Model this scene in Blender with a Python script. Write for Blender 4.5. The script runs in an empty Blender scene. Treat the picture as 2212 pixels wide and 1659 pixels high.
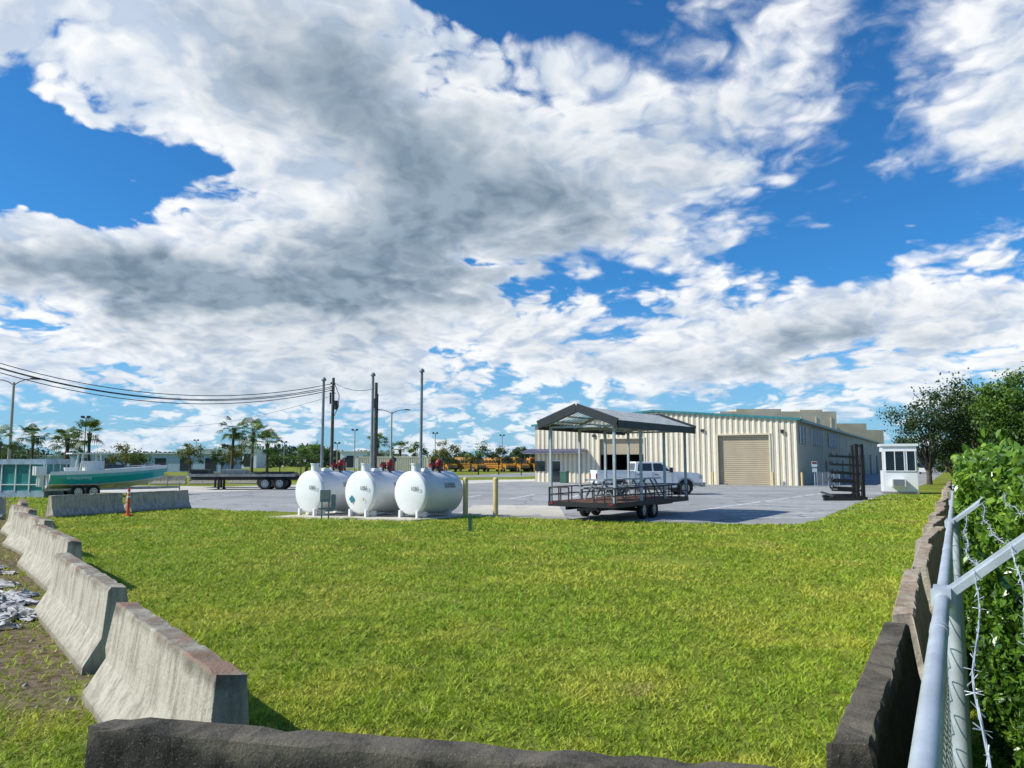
import bpy, math, random
import numpy as np
from mathutils import Vector, Matrix
random.seed(7); rng=np.random.default_rng(7)
R=math.radians
scene=bpy.context.scene
COL=scene.collection

# ---------------------------------------------------------------- node helper
class NT:
    def __init__(s,nt): s.nt=nt; nt.nodes.clear()
    def n(s,t,**k):
        nd=s.nt.nodes.new(t)
        for a,b in k.items(): setattr(nd,a,b)
        return nd
    def link(s,a,b): s.nt.links.new(a,b)
    def put(s,sock,v):
        if hasattr(v,'is_output'): s.link(v,sock)
        else:
            if isinstance(v,(tuple,list)) and len(v)==3 and sock.type=='RGBA': v=(*v,1)
            sock.default_value=v
    def m(s,op,a,b=None,c=None,clamp=False):
        nd=s.n('ShaderNodeMath',operation=op); nd.use_clamp=clamp
        s.put(nd.inputs[0],a)
        if b is not None: s.put(nd.inputs[1],b)
        if c is not None: s.put(nd.inputs[2],c)
        return nd.outputs[0]
    def v(s,op,a,b=None,scale=None):
        nd=s.n('ShaderNodeVectorMath',operation=op)
        s.put(nd.inputs[0],a)
        if b is not None: s.put(nd.inputs[1],b)
        if scale is not None: s.put(nd.inputs['Scale'],scale)
        return nd.outputs['Value'] if op in('DOT_PRODUCT','LENGTH') else nd.outputs[0]
    def ss(s,x,a,b,lo=0.,hi=1.):
        nd=s.n('ShaderNodeMapRange',interpolation_type='SMOOTHSTEP')
        s.put(nd.inputs[0],x); s.put(nd.inputs[1],a); s.put(nd.inputs[2],b); nd.inputs[3].default_value=lo; nd.inputs[4].default_value=hi
        return nd.outputs[0]
    def mix(s,f,a,b,blend='MIX'):
        nd=s.n('ShaderNodeMix',data_type='RGBA',blend_type=blend)
        s.put(nd.inputs[0],f); s.put(nd.inputs[6],a); s.put(nd.inputs[7],b)
        return nd.outputs[2]
    def noise(s,vec,scale,detail=4,rough=.5,col=False,dist=0):
        nd=s.n('ShaderNodeTexNoise'); s.put(nd.inputs['Vector'],vec)
        nd.inputs['Scale'].default_value=scale; nd.inputs['Detail'].default_value=detail; nd.inputs['Roughness'].default_value=rough
        nd.inputs['Distortion'].default_value=dist
        return nd.outputs['Color' if col else 'Fac']
    def xyz(s,v):
        nd=s.n('ShaderNodeSeparateXYZ'); s.put(nd.inputs[0],v); return nd.outputs
    def comb(s,x,y,z):
        nd=s.n('ShaderNodeCombineXYZ')
        for i,a in enumerate((x,y,z)): s.put(nd.inputs[i],a)
        return nd.outputs[0]

def newmat(name):
    m=bpy.data.materials.new(name); m.use_nodes=True
    return m,NT(m.node_tree)
def finish(N,color,rough=.6,metal=0,bump=None,bstr=.3,bdist=.02,trans=0,spec=.5,coat=0,tcol=None):
    p=N.n('ShaderNodeBsdfPrincipled'); N.put(p.inputs['Base Color'],color); N.put(p.inputs['Roughness'],rough)
    p.inputs['Metallic'].default_value=metal; p.inputs['Specular IOR Level'].default_value=spec; p.inputs['Coat Weight'].default_value=coat
    if bump is not None:
        b=N.n('ShaderNodeBump'); b.inputs['Strength'].default_value=bstr; b.inputs['Distance'].default_value=bdist
        N.put(b.inputs['Height'],bump); N.link(b.outputs[0],p.inputs['Normal'])
    out=N.n('ShaderNodeOutputMaterial')
    if trans>0:
        t=N.n('ShaderNodeBsdfTranslucent'); N.put(t.inputs[0],tcol if tcol is not None else color)
        mx=N.n('ShaderNodeMixShader'); mx.inputs[0].default_value=trans
        N.link(p.outputs[0],mx.inputs[1]); N.link(t.outputs[0],mx.inputs[2]); N.link(mx.outputs[0],out.inputs[0])
    else: N.link(p.outputs[0],out.inputs[0])
def paint(name,c,rough=.45,metal=0,var=.18,scale=3,bump=0,coat=0,dirt=None,spec=.5):
    m,N=newmat(name); co=N.n('ShaderNodeTexCoord').outputs['Object']
    f=N.noise(co,scale,6,.6); f=N.ss(f,.3,.7)
    d=tuple(x*(1-var*1.6) for x in c) if dirt is None else dirt
    col=N.mix(f,d,tuple(min(1,x*(1+var*.4)) for x in c)) if dirt is None else N.mix(N.m('MULTIPLY',N.m('SUBTRACT',1,f),var*2,clamp=True),c,dirt)
    b=N.noise(co,scale*25,4,.6) if bump else None
    finish(N,col,rough,metal,b,bump,.01,coat=coat,spec=spec)
    return m
def foliage(name,dark,mid,bright,trans=.3,rough=.5,spec=.4):
    m,N=newmat(name); a=N.n('ShaderNodeAttribute',attribute_name='var').outputs['Fac']
    co=N.n('ShaderNodeTexCoord').outputs['Object']
    a=N.m('ADD',a,N.m('MULTIPLY',N.m('SUBTRACT',N.noise(co,.9,4),.5),1.0),clamp=True)
    c=N.mix(N.ss(a,0,.5),dark,mid); c=N.mix(N.ss(a,.5,1),c,bright)
    finish(N,c,rough,trans=trans,spec=spec)
    return m

# ---------------------------------------------------------------- mesh builder
class B:
    def __init__(s): s.v=[];s.f=[];s.m=[];s.s=[]
    def add(s,vs,fs,mat=0,smooth=False):
        o=len(s.v); s.v+= [tuple(p) for p in vs]
        for f in fs: s.f.append(tuple(o+i for i in f)); s.m.append(mat); s.s.append(smooth)
    def box(s,c,d,mat=0,rz=0,rot=None):
        hx,hy,hz=d[0]/2,d[1]/2,d[2]/2
        M=rot if rot is not None else Matrix.Rotation(rz,3,'Z')
        vs=[M@Vector((x*hx,y*hy,z*hz))+Vector(c) for x in(-1,1) for y in(-1,1) for z in(-1,1)]
        s.add(vs,[(0,1,3,2),(4,6,7,5),(0,4,5,1),(2,3,7,6),(0,2,6,4),(1,5,7,3)],mat)
    def beam(s,p0,p1,w,h,mat=0):
        p0=Vector(p0);p1=Vector(p1);d=p1-p0;L=d.length;q=d.to_track_quat('X','Z').to_matrix()
        s.box((p0+p1)/2,(L,w,h),mat,rot=q)
    def cyl(s,p0,p1,r0,r1=None,n=12,mat=0,caps=True,capmat=None):
        if r1 is None:r1=r0
        p0=Vector(p0);p1=Vector(p1);d=(p1-p0)
        q=d.to_track_quat('Z','Y').to_matrix()
        a=[(math.cos(2*math.pi*i/n),math.sin(2*math.pi*i/n)) for i in range(n)]
        v0=[p0+q@Vector((x*r0,y*r0,0)) for x,y in a]; v1=[p1+q@Vector((x*r1,y*r1,0)) for x,y in a]
        s.add(v0+v1,[(i,(i+1)%n,n+(i+1)%n,n+i) for i in range(n)],mat,True)
        if caps:
            cm=mat if capmat is None else capmat
            s.add(v0,[tuple(range(n-1,-1,-1))],cm); s.add(v1,[tuple(range(n))],cm)
    def tube(s,pts,r,n=6,mat=0):
        for a,b in zip(pts[:-1],pts[1:]): s.cyl(a,b,r,r,n,mat,False)
    def rev(s,prof,p0,axis,n=24,mat=0):
        p0=Vector(p0);q=Vector(axis).to_track_quat('Z','Y').to_matrix();vs=[]
        for (r,z) in prof:
            for i in range(n):
                t=2*math.pi*i/n; vs.append(p0+q@Vector((r*math.cos(t),r*math.sin(t),z)))
        fs=[(k*n+i,k*n+(i+1)%n,(k+1)*n+(i+1)%n,(k+1)*n+i) for k in range(len(prof)-1) for i in range(n)]
        s.add(vs,fs,mat,True)
    def prism(s,prof,y0,y1,mat=0,inset=None,smooth=False):
        n=len(prof)
        a=[(x,y0,z) for x,z in prof]; b=[(x,y1,z) for x,z in prof]
        s.add(a+b,[tuple(range(n)),tuple(range(2*n-1,n-1,-1))],mat)
        s.add(a+b,[(i,n+i,n+(i+1)%n,(i+1)%n) for i in range(n)],mat,smooth)
    def sheet(s,pts,z,mat=0): s.add([(x,y,z) for x,y in pts],[tuple(range(len(pts)))],mat)
    def obj(s,name,mats,parent=None,loc=(0,0,0),rz=0,bevel=0):
        me=bpy.data.meshes.new(name); me.from_pydata(s.v,[],s.f)
        me.polygons.foreach_set('material_index',s.m); me.polygons.foreach_set('use_smooth',s.s)
        for m in mats: me.materials.append(m)
        me.update(); o=bpy.data.objects.new(name,me); COL.objects.link(o); o.location=loc; o.rotation_euler=(0,0,rz)
        if parent: o.parent=parent
        if bevel:
            b=o.modifiers.new('bevel','BEVEL'); b.width=bevel; b.segments=2; b.limit_method='ANGLE'; b.angle_limit=R(40)
        return o
def empty(name,loc=(0,0,0),rz=0,sc=1):
    o=bpy.data.objects.new(name,None); COL.objects.link(o); o.location=loc; o.rotation_euler=(0,0,rz); o.empty_display_size=.1; o.scale=(sc,sc,sc); return o
def np_mesh(name,co,k,mats,var=None,parent=None,loc=(0,0,0)):
    n=len(co)//k
    me=bpy.data.meshes.new(name); me.vertices.add(len(co)); me.vertices.foreach_set('co',co.astype(np.float32).ravel())
    me.loops.add(n*k); me.loops.foreach_set('vertex_index',np.arange(n*k,dtype=np.int32))
    me.polygons.add(n); me.polygons.foreach_set('loop_start',np.arange(0,n*k,k,dtype=np.int32))
    me.update(calc_edges=True)
    if var is not None:
        a=me.attributes.new('var','FLOAT','FACE'); a.data.foreach_set('value',var.astype(np.float32))
    for m in mats: me.materials.append(m)
    o=bpy.data.objects.new(name,me); COL.objects.link(o); o.location=loc
    if parent:o.parent=parent
    return o
def unit(a): return a/np.maximum(np.linalg.norm(a,axis=1,keepdims=True),1e-9)
def leaf_verts(C,S,aspect=.5,bias=None):
    n=len(C); d=unit(rng.normal(size=(n,3))); nr=rng.normal(size=(n,3))
    if bias is not None: nr=nr*.6+np.array(bias)
    sd=unit(np.cross(d,nr)); S=np.asarray(S).reshape(-1,1)*np.ones((n,1))
    up=unit(np.cross(sd,d))*S*.08
    return np.stack([C-d*S/2,C+sd*S*aspect/2+up-d*S*.05,C+d*S/2,C-sd*S*aspect/2+up-d*S*.05],1).reshape(-1,3)
def oval_leaves(C,S,aspect,bias):
    n=len(C); d=unit(rng.normal(size=(n,3))+np.array([-.3,0,-.5])); nr=rng.normal(size=(n,3))*.7+np.array(bias)
    sd=unit(np.cross(d,nr)); up=unit(np.cross(sd,d)); S=np.asarray(S).reshape(-1,1)*np.ones((n,1))
    b0=C-d*S*.5; t0=C+d*S*.5-up*S*.10; out=[]
    for sg in(1,-1):
        a=C-d*S*.22+sd*sg*S*aspect*.46+up*S*.07; c=C+d*S*.15+sd*sg*S*aspect*.44+up*S*.05
        f=[b0,a,c,t0] if sg==1 else [t0,c,a,b0]
        out.append(np.stack(f,1))
    return np.stack(out,1).reshape(-1,3)

# ---------------------------------------------------------------- world sky
TOSUN=Vector((-.985,-.17,0)).normalized()*math.cos(R(40))+Vector((0,0,math.sin(R(40))))
w=bpy.data.worlds.new("World"); scene.world=w; w.use_nodes=True
N=NT(w.node_tree)
d=N.v('NORMALIZE',N.n('ShaderNodeTexCoord').outputs['Generated'])
x,y,z=N.xyz(d)
zc=N.m('MAXIMUM',z,0.)
az=N.m('MULTIPLY',N.m('ARCTAN2',x,y),57.2958); el=N.m('MULTIPLY',N.m('ARCSINE',z),57.2958)
sky=N.n('ShaderNodeTexSky',sky_type='NISHITA'); sky.sun_disc=False; sky.sun_elevation=R(40); sky.sun_rotation=math.atan2(TOSUN.x,TOSUN.y)%(2*math.pi)
sky.air_density=1.0; sky.dust_density=.6; sky.ozone_density=2.0
P=N.v('DIVIDE',d,N.comb(*[N.m('ADD',zc,.33)]*3))
wn=N.v('SUBTRACT',N.noise(P,2.3,4,.6,col=True),(.5,.5,.5))
wx,wy,wz=N.xyz(wn)
azw=N.m('ADD',az,N.m('MULTIPLY',wx,26)); elw=N.m('ADD',el,N.m('MULTIPLY',wy,12))
q=N.comb(azw,elw,0.)
def blobs(lst):
    tot=None
    for a,e,ra,re,wt in lst:
        t=N.v('MULTIPLY',N.v('SUBTRACT',q,(a,e,0)),(1/ra,1/re,0))
        g=N.m('POWER',2.718,N.m('MULTIPLY',N.v('DOT_PRODUCT',t,t),-1))
        tot=N.m('MULTIPLY',g,wt) if tot is None else N.m('MULTIPLY_ADD',g,wt,tot)
    return tot
pos=blobs([(-9,21,12,9,.50),(-28,29,16,6.5,.55),(-24,13.4,18,3.6,.56),(13,22,12,8.5,.30),(34,23,6.5,7,.48),
           (20,10,9,3.4,.48),(-17,7.8,13,3.4,.36),(3,17.5,9,4,.26),(6,8,6,2.2,.24),(34,9.5,7,3.8,.30),(14,15,5,2.0,.18),(-34,12,6,4,.25),
           (-34,19.7,6.0,2.0,-.75),(6,32.5,8,1.8,-.22),(25,23,4,5,-.10),(27,15.3,10,1.9,-.24),(5,12.4,6,1.2,-.20)])
hb=N.ss(el,13,4,.0,.15)
Pw=N.v('ADD',P,N.v('SCALE',wn,scale=.30))
def dens(vec,det):
    a=N.noise(vec,3.3,det,.60)
    vo=N.n('ShaderNodeTexVoronoi',feature='F1'); N.put(vo.inputs['Vector'],vec); vo.inputs['Scale'].default_value=10; vo.inputs['Detail'].default_value=2; vo.inputs['Roughness'].default_value=.6
    return N.m('ADD',a,N.m('MULTIPLY',N.m('SUBTRACT',.40,vo.outputs['Distance']),.24))
D0=dens(Pw,9); D1=dens(N.v('ADD',Pw,(-.035,0,.045)),7)
fine=N.m('MULTIPLY',N.m('SUBTRACT',N.noise(N.v('ADD',P,N.v('SCALE',wn,scale=.12)),11,6,.62),.5),.30)
D=N.m('ADD',N.m('ADD',D0,N.m('ADD',pos,.025)),N.m('ADD',hb,fine))
soft=N.m('MULTIPLY',N.ss(az,-2,8),N.ss(el,11,16,.25,1))
mask=N.ss(D,N.m('SUBTRACT',.48,N.m('MULTIPLY',soft,.05)),N.m('ADD',.60,N.m('MULTIPLY',soft,.16)))
thick=N.ss(D,.60,1.1)
lit=N.m('MULTIPLY_ADD',N.m('ADD',N.m('SUBTRACT',D0,D1),N.m('MULTIPLY',fine,.3)),4.0,.54,clamp=True)
dark=blobs([(-6,19.5,8,8.5,1.0),(-23,12.2,17,2.1,1.2),(4,17,6,3,.6),(20,7.6,8,1.2,.7),(-18,5.2,11,1.3,.5),(34,17.5,5,2,.4),(-14,27,7,4,.5),(14,22,7,3,.25)])
shade=N.m('ADD',N.m('MULTIPLY',thick,.34),N.m('MULTIPLY',dark,N.ss(D,.5,.8,.2,.92)),clamp=True)
c_bright=N.mix(lit,(5.6,6.6,8.1),(10.3,10.4,10.5))
c_dark=N.mix(lit,(1.9,2.7,3.55),(3.3,4.25,5.25))
ccol=N.mix(shade,c_bright,c_dark)
ccol=N.mix(N.ss(el,9,0,0,.5),ccol,(5.8,7.4,9.0))
skc=N.mix(1,sky.outputs[0],(.28,.88,1.42),'MULTIPLY')
skc=N.mix(N.ss(el,13,0,0,.6),skc,(3.8,6.2,8.6))
final=N.mix(mask,skc,ccol)
bg=N.n('ShaderNodeBackground'); N.link(final,bg.inputs[0]); bg.inputs[1].default_value=.1
N.link(bg.outputs[0],N.n('ShaderNodeOutputWorld').inputs[0])
try: w.cycles.sampling_method='NONE'
except: pass
sl=bpy.data.lights.new('sun','SUN'); sl.energy=5.0; sl.angle=R(.53); sl.color=(1,.96,.87)
so=bpy.data.objects.new('sun',sl); COL.objects.link(so); so.rotation_euler=TOSUN.to_track_quat('Z','Y').to_euler(); so.location=(-20,0,30)

# ---------------------------------------------------------------- camera
cam=bpy.data.cameras.new('camera'); cam.lens=27.05; cam.sensor_width=36; cam.clip_end=5000; cam.clip_start=.05
co=bpy.data.objects.new('camera',cam); COL.objects.link(co); co.location=(0,0,2.05); co.rotation_euler=(R(90+5.77),0,0); scene.camera=co
scene.view_settings.view_transform='Standard'; scene.view_settings.look='None'; scene.view_settings.exposure=0

# ---------------------------------------------------------------- materials
def mat_ground():
    m,N=newmat('grass_ground'); co=N.n('ShaderNodeTexCoord').outputs['Object']; x,y,z=N.xyz(co)
    n1=N.noise(co,.35,5,.6); n2=N.noise(co,9,6,.7); n3=N.noise(co,1.6,4,.6)
    c=N.mix(N.ss(n2,.3,.7),(.075,.10,.014),(.27,.32,.04))
    c=N.mix(N.ss(n1,.42,.62,0,.65),c,(.32,.34,.05))
    c=N.mix(N.ss(n3,.58,.72,0,.6),c,(.24,.19,.08))
    dd=N.m('ADD',N.m('ADD',N.m('MULTIPLY',x,-.83),N.m('MULTIPLY',y,-.56)),1.24)
    dd=N.m('ADD',dd,N.m('MULTIPLY',N.m('SUBTRACT',n3,.5),2.4))
    k=N.m('MULTIPLY',N.ss(dd,.1,.6),N.m('MULTIPLY',N.ss(dd,4.6,2.2),N.ss(y,4.5,7.5)))
    dirt=N.mix(N.ss(n2,.35,.65),(.08,.052,.032),(.25,.185,.125))
    c=N.mix(N.m('MULTIPLY',k,.95),c,dirt)
    finish(N,c,.95,bump=n2,bstr=.7,bdist=.05,spec=.1); return m
M_ground=mat_ground()
def mat_blade():
    m,N=newmat('grass_blades'); a=N.n('ShaderNodeAttribute',attribute_name='var').outputs['Fac']
    co=N.n('ShaderNodeTexCoord').outputs['Object']
    n0=N.noise(co,.16,4,.6); n1=N.noise(N.v('ADD',co,(31,7,0)),.55,5,.65); n3=N.noise(co,2.2,5,.7); n4=N.noise(co,11,4,.65)
    c=N.mix(a,(.22,.31,.02),(.56,.68,.07))
    c=N.mix(N.ss(n1,.44,.60,0,.75),c,(.68,.64,.10))
    c=N.mix(N.ss(n0,.48,.60,0,.45),c,(.30,.50,.045))
    c=N.mix(N.ss(n3,.50,.62,0,.6),c,(.18,.29,.025))
    c=N.mix(N.ss(n4,.50,.62,0,.68),c,(.09,.14,.016))
    c=N.mix(N.ss(n1,.62,.70,0,.6),c,(.46,.34,.16))
    c=N.mix(N.ss(a,.955,.96,0,.8),c,(.58,.48,.26))
    finish(N,c,.6,trans=.3,spec=.25); return m
M_blade=mat_blade()
def mat_asph(name,c1,c2,crack=True):
    m,N=newmat(name); co=N.n('ShaderNodeTexCoord').outputs['Object']
    n1=N.noise(co,.18,5,.6); n2=N.noise(co,60,3,.7); n3=N.noise(N.v('MULTIPLY',co,(1,.25,1)),.9,5,.65)
    c=N.mix(N.ss(n1,.35,.65),c1,c2); c=N.mix(N.m('MULTIPLY',N.ss(n2,.35,.7),.35),c,tuple(v*1.4 for v in c2))
    c=N.mix(N.ss(n3,.52,.72,0,.5),c,tuple(v*.65 for v in c1))
    if crack:
        vo=N.n('ShaderNodeTexVoronoi',feature='DISTANCE_TO_EDGE'); N.put(vo.inputs['Vector'],N.v('ADD',co,N.v('SCALE',N.noise(co,.8,4,.6,col=True),scale=1.6))); vo.inputs['Scale'].default_value=.16
        c=N.mix(N.ss(vo.outputs['Distance'],.012,.004,0,.6),c,(.09,.09,.09))
    finish(N,c,.9,bump=n2,bstr=.3,bdist=.01,spec=.2); return m
M_asph=mat_asph('asphalt',(.28,.275,.265),(.37,.365,.35))
M_gravel=mat_asph('gravel',(.50,.47,.40),(.66,.62,.55),False)
M_conc_slab=mat_asph('concrete_slab',(.48,.44,.36),(.62,.56,.46),False)
def mat_barrier(name,base,stain,moss,mossamt,red=0,spk=.35):
    m,N=newmat(name); co=N.n('ShaderNodeTexCoord').outputs['Object']; x,y,z=N.xyz(co)
    oi=N.n('ShaderNodeObjectInfo').outputs['Random']
    co=N.v('ADD',co,N.comb(N.m('MULTIPLY',oi,37),N.m('MULTIPLY',oi,11),0.))
    streak=N.noise(N.v('MULTIPLY',co,(7,7,.8)),1.6,6,.65); big=N.noise(co,1.7,6,.65); fine=N.noise(co,28,6,.7)
    c=N.mix(N.ss(streak,.38,.72),base,stain)
    c=N.mix(N.ss(fine,.45,.75,0,.45),c,tuple(min(.8,v*1.3) for v in base))
    c=N.mix(N.ss(N.noise(co,5,5,.7),.5,.68,0,.4),c,stain)
    top=N.m('ADD',N.ss(z,.50,.84),N.m('MULTIPLY',N.m('SUBTRACT',big,.5),2.2))
    c=N.mix(N.ss(top,.55,1.15,0,mossamt),c,moss)
    if red: 
        tr=N.m('MULTIPLY',N.ss(z,.775,.80),N.ss(big,.46,.60)); c=N.mix(N.m('MULTIPLY',tr,red),c,(.34,.19,.125))
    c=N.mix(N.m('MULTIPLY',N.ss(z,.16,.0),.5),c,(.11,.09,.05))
    sp=N.ss(N.noise(co,120,3,.6),.60,.70); c=N.mix(N.m('MULTIPLY',sp,spk),c,(.5,.47,.40))
    finish(N,c,.92,bump=N.m('ADD',fine,N.m('MULTIPLY',big,1.5)),bstr=.7,bdist=.025,spec=.15); return m
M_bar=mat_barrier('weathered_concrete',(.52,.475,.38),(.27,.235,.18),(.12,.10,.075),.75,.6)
M_barD=mat_barrier('shaded_mossy_concrete',(.045,.042,.035),(.018,.017,.014),(.19,.165,.125),.8,spk=.4)  # near-black base paints shade into the barrier faces; moss tone towards the top
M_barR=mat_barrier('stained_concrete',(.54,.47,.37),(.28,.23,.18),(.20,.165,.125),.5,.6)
M_white=paint('white_paint',(.80,.81,.80),.35,var=.08,scale=2,dirt=(.45,.42,.36))
M_wht2=paint('white_gelcoat',(.82,.82,.80),.2,var=.03,coat=.5)
M_galv=paint('galvanized_steel',(.60,.65,.69),.4,.35,.14,8,.1)
M_gpost=paint('grey_painted_post',(.42,.46,.48),.45,.2,.12,4)
M_vent=paint('vent_pipe_grey',(.24,.27,.29),.5,.2,.15,4)
M_black=paint('black_steel',(.018,.018,.02),.5,0,.2,6)
M_dkgrey=paint('dark_grey_trim',(.022,.027,.032),.5)
M_rub=paint('tyre_rubber',(.02,.02,.02),.85,bump=.3)
M_rim=paint('wheel_rim',(.55,.56,.58),.3,.8)
M_glass=paint('dark_glass',(.02,.03,.035),.08,var=.1,spec=.8)
M_glass2=paint('matte_dark_window',(.02,.035,.045),.45,var=.2,spec=.15)  # dark booth glass, rough and low specular so it mirrors little sky
M_teal=paint('teal_trim',(.03,.22,.24),.45)
M_tealhull=paint('turquoise_gelcoat',(.02,.44,.42),.18,coat=.6,var=.05)
M_cream=paint('cream_metal_siding',(.70,.62,.46),.5,var=.07,scale=.8,bump=.05)
M_creamrib=paint('cream_metal_rib',(.82,.74,.57),.5,var=.05)
M_creamgap=paint('cream_metal_pan',(.58,.50,.37),.55,var=.10,scale=.6)
M_sidewall=paint('cream_side_siding',(.62,.59,.50),.5,var=.07)
M_rollup=paint('rollup_door_tan',(.50,.42,.29),.5,var=.05,scale=1)
M_roofw=paint('pale_metal_roof',(.62,.64,.62),.4,.2)
M_tan=paint('tan_concrete',(.58,.50,.36),.8,var=.1,scale=.3)
M_boll=paint('tan_bollard',(.68,.52,.24),.5,var=.08)
M_wood=paint('deck_wood',(.20,.09,.055),.8,var=.3,scale=5,bump=.3)
M_pole=paint('weathered_wood_pole',(.115,.11,.085),.9,var=.3,scale=6,bump=.4)
M_concpole=paint('concrete_pole',(.42,.38,.30),.8,var=.1)
M_red=paint('red_valve_paint',(.26,.02,.018),.45)
M_orange=paint('orange_plastic',(.75,.09,.02),.5)
M_yellow=paint('school_bus_yellow',(.48,.22,.025),.5)
M_purple=paint('purple_awning',(.09,.08,.15),.5)
M_stripe=paint('road_marking_white',(.80,.80,.78),.8,var=.3,scale=4)
M_greybox=paint('grey_electrical_box',(.24,.29,.30),.5)
M_green=paint('green_plastic',(.05,.16,.11),.5)
M_blueg=paint('pale_blue_wall',(.40,.52,.60),.6)
M_louv=paint('blue_grey_louvre',(.10,.15,.20),.5)
M_tglass=paint('teal_tinted_glass',(.04,.30,.26),.35,spec=.4,var=.25,scale=.8)
M_silver=paint('silver_paint',(.40,.39,.37),.3,.5)
M_bark=paint('bark',(.12,.095,.07),.9,var=.3,bump=.6)
M_sheet=paint('white_plastic_sheeting',(.60,.59,.57),.95,var=.28,scale=7,bump=.3,spec=.05)
M_stone=paint('stone',(.35,.30,.24),.9,var=.3)
M_text=paint('black_lettering',(.015,.015,.015),.6)
M_placard=paint('blue_placard',(.02,.20,.26),.5)
M_label=paint('grey_label',(.42,.43,.43),.6)
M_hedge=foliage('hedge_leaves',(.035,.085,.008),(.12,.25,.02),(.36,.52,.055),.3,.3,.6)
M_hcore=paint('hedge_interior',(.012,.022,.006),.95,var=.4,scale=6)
M_leafG=foliage('tree_leaves_green',(.025,.06,.01),(.08,.16,.018),(.19,.30,.03),.25)
M_leafD=foliage('tree_leaves_dark',(.02,.045,.012),(.05,.09,.022),(.11,.16,.045),.25)
M_leafY=foliage('tree_leaves_yellow',(.07,.09,.014),(.17,.18,.03),(.32,.27,.05),.25)
M_palm=foliage('palm_fronds',(.025,.055,.012),(.06,.12,.02),(.15,.22,.04),.2)
M_far=foliage('distant_foliage',(.05,.09,.05),(.08,.13,.06),(.12,.18,.08),.1)

# ---------------------------------------------------------------- ground & paving
b=B(); b.sheet([(-2500,-2500),(2500,-2500),(2500,2500),(-2500,2500)],0); b.obj('ground',[M_ground])
ASPH0=[(-14.6,34.4),(-11.5,32.6),(-8.9,31.9),(-5,30.6),(-1.9,29.6),(2.4,27.5),(5.2,26.3),(7.6,25.6),(9.4,25.7),(10.7,27.2),(13,31.3),(16.7,37.8),(20.2,43.4),(23,48.1),(26.3,52.2),(45,83)]
ASPH=[]; rr=random.Random(2)
for (xa,ya),(xb,yb) in zip(ASPH0[:-1],ASPH0[1:]):
    L=math.hypot(xb-xa,yb-ya); K=max(1,int(L/.35)) if ya<50 else 1
    for i in range(K):
        t=i/K; ASPH.append((xa+(xb-xa)*t+rr.uniform(-.06,.06),ya+(yb-ya)*t+rr.uniform(-.10,.10)))
ASPH+=[(45,83),(110,196),(60,215),(20,150),(2,82),(-6,70),(-22,50),(-19,43)]
b=B(); b.sheet(ASPH,.004); b.obj('asphalt_yard',[M_asph])
b=B(); b.sheet([(-60,62),(-22,50.2),(-6,70.2),(2,82),(8,95),(-8,84),(-24,64),(-60,74)],.008); b.obj('gravel_strip',[M_gravel])
b=B(); b.sheet([(-2.2,29.9),(2.0,29.0),(2.2,36.5),(-1.8,37)],.009); b.obj('concrete_apron',[M_conc_slab])
b=B()
def line(x0,y0,dx,dy,L,wd=.2):
    d=Vector((dx,dy)).normalized(); n=Vector((-d.y,d.x))*wd/2; p=Vector((x0,y0)); e=p+d*L
    b.sheet([p-n,e-n,e+n,p+n],.010)
for k in range(8): line(8.2+k*1.5,32.5+k*2.4,.95,-.28,5.8,.24)
line(8.0,33.0,.57,.82,22) 
for k in range(5): line(-10+k*3.3,40+k*1.0,.25,.97,6)
line(11.2,40,.99,.1,8,.2); line(8.6,30.6,1,.05,3.9,.24); line(8.3,28.4,1,.03,2.9,.24)
b.obj('painted_parking_lines',[M_stripe])
b=B(); b.sheet([(-300,98),(0,104),(60,250),(50,260),(-10,112),(-300,106)],.006); b.obj('road',[M_asph])

# ---------------------------------------------------------------- grass blades
def inpoly(X,Y,poly):
    ins=np.zeros(len(X),bool); n=len(poly)
    for i in range(n):
        x1,y1=poly[i];x2,y2=poly[(i+1)%n]
        c=((y1>Y)!=(y2>Y)); 
        with np.errstate(divide='ignore',invalid='ignore'): xi=(x2-x1)*(Y-y1)/(y2-y1)+x1
        ins^=c&(X<xi)
    return ins
nb=560000
t=rng.random(nb); y0,y1=2.6,48.
Y=y0*(y1/y0)**t; X=(rng.random(nb)*1.5-.78)*(Y+1.2)
gx=.13*(Y/5)**.6; cxg=np.floor(X/gx); cyg=np.floor(Y/gx)
h1=np.modf(np.abs(np.sin(cxg*12.9898+cyg*78.233)*43758.5453))[0]; h2=np.modf(np.abs(np.sin(cxg*39.346+cyg*11.135)*24634.63))[0]; h3=np.modf(np.abs(np.sin(cxg*7.17+cyg*31.7)*15731.7))[0]
tx=(cxg+.2+.6*h1)*gx; ty=(cyg+.2+.6*h2)*gx; pull=.5*rng.random(nb)*(h3>.35)
X=X+(tx-X)*pull; Y=Y+(ty-Y)*pull
keep=~inpoly(X,Y,ASPH0+[(110,196),(60,215),(20,150),(2,82),(-6,70),(-22,50),(-19,43)])&(X<.575*Y+.2)
dd=-.83*X-.56*Y+1.24; keep&=~((dd>.3)&(dd<3.2)&(Y>6.6)&(rng.random(nb)<.85))
keep&=~((X>-9.6)&(X<-1.9)&(Y>27.4+(-X-1.9)*.22)&(Y<33))
for bx_,by_,br_ in((2.9,16.8,.6),(3.6,15.9,.45),(9.3,18.8,.8),(-1.5,12.2,.35),(5.6,11,.4),(1.2,21.5,.7),(-5,20,.5),(7,8.6,.35),(3.6,7.2,.3),(-2.6,7.6,.25)):
    keep&=~((((X-bx_)/1.6)**2+(Y-by_)**2<br_**2*(.5+rng.random(nb)))&(rng.random(nb)<.75))
cl=np.sin(X*3.1+np.sin(Y*2.3)*1.7)*np.cos(Y*2.7+np.sin(X*1.9)*2)
keep&=rng.random(nb)<(.8+.2*cl)
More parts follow.
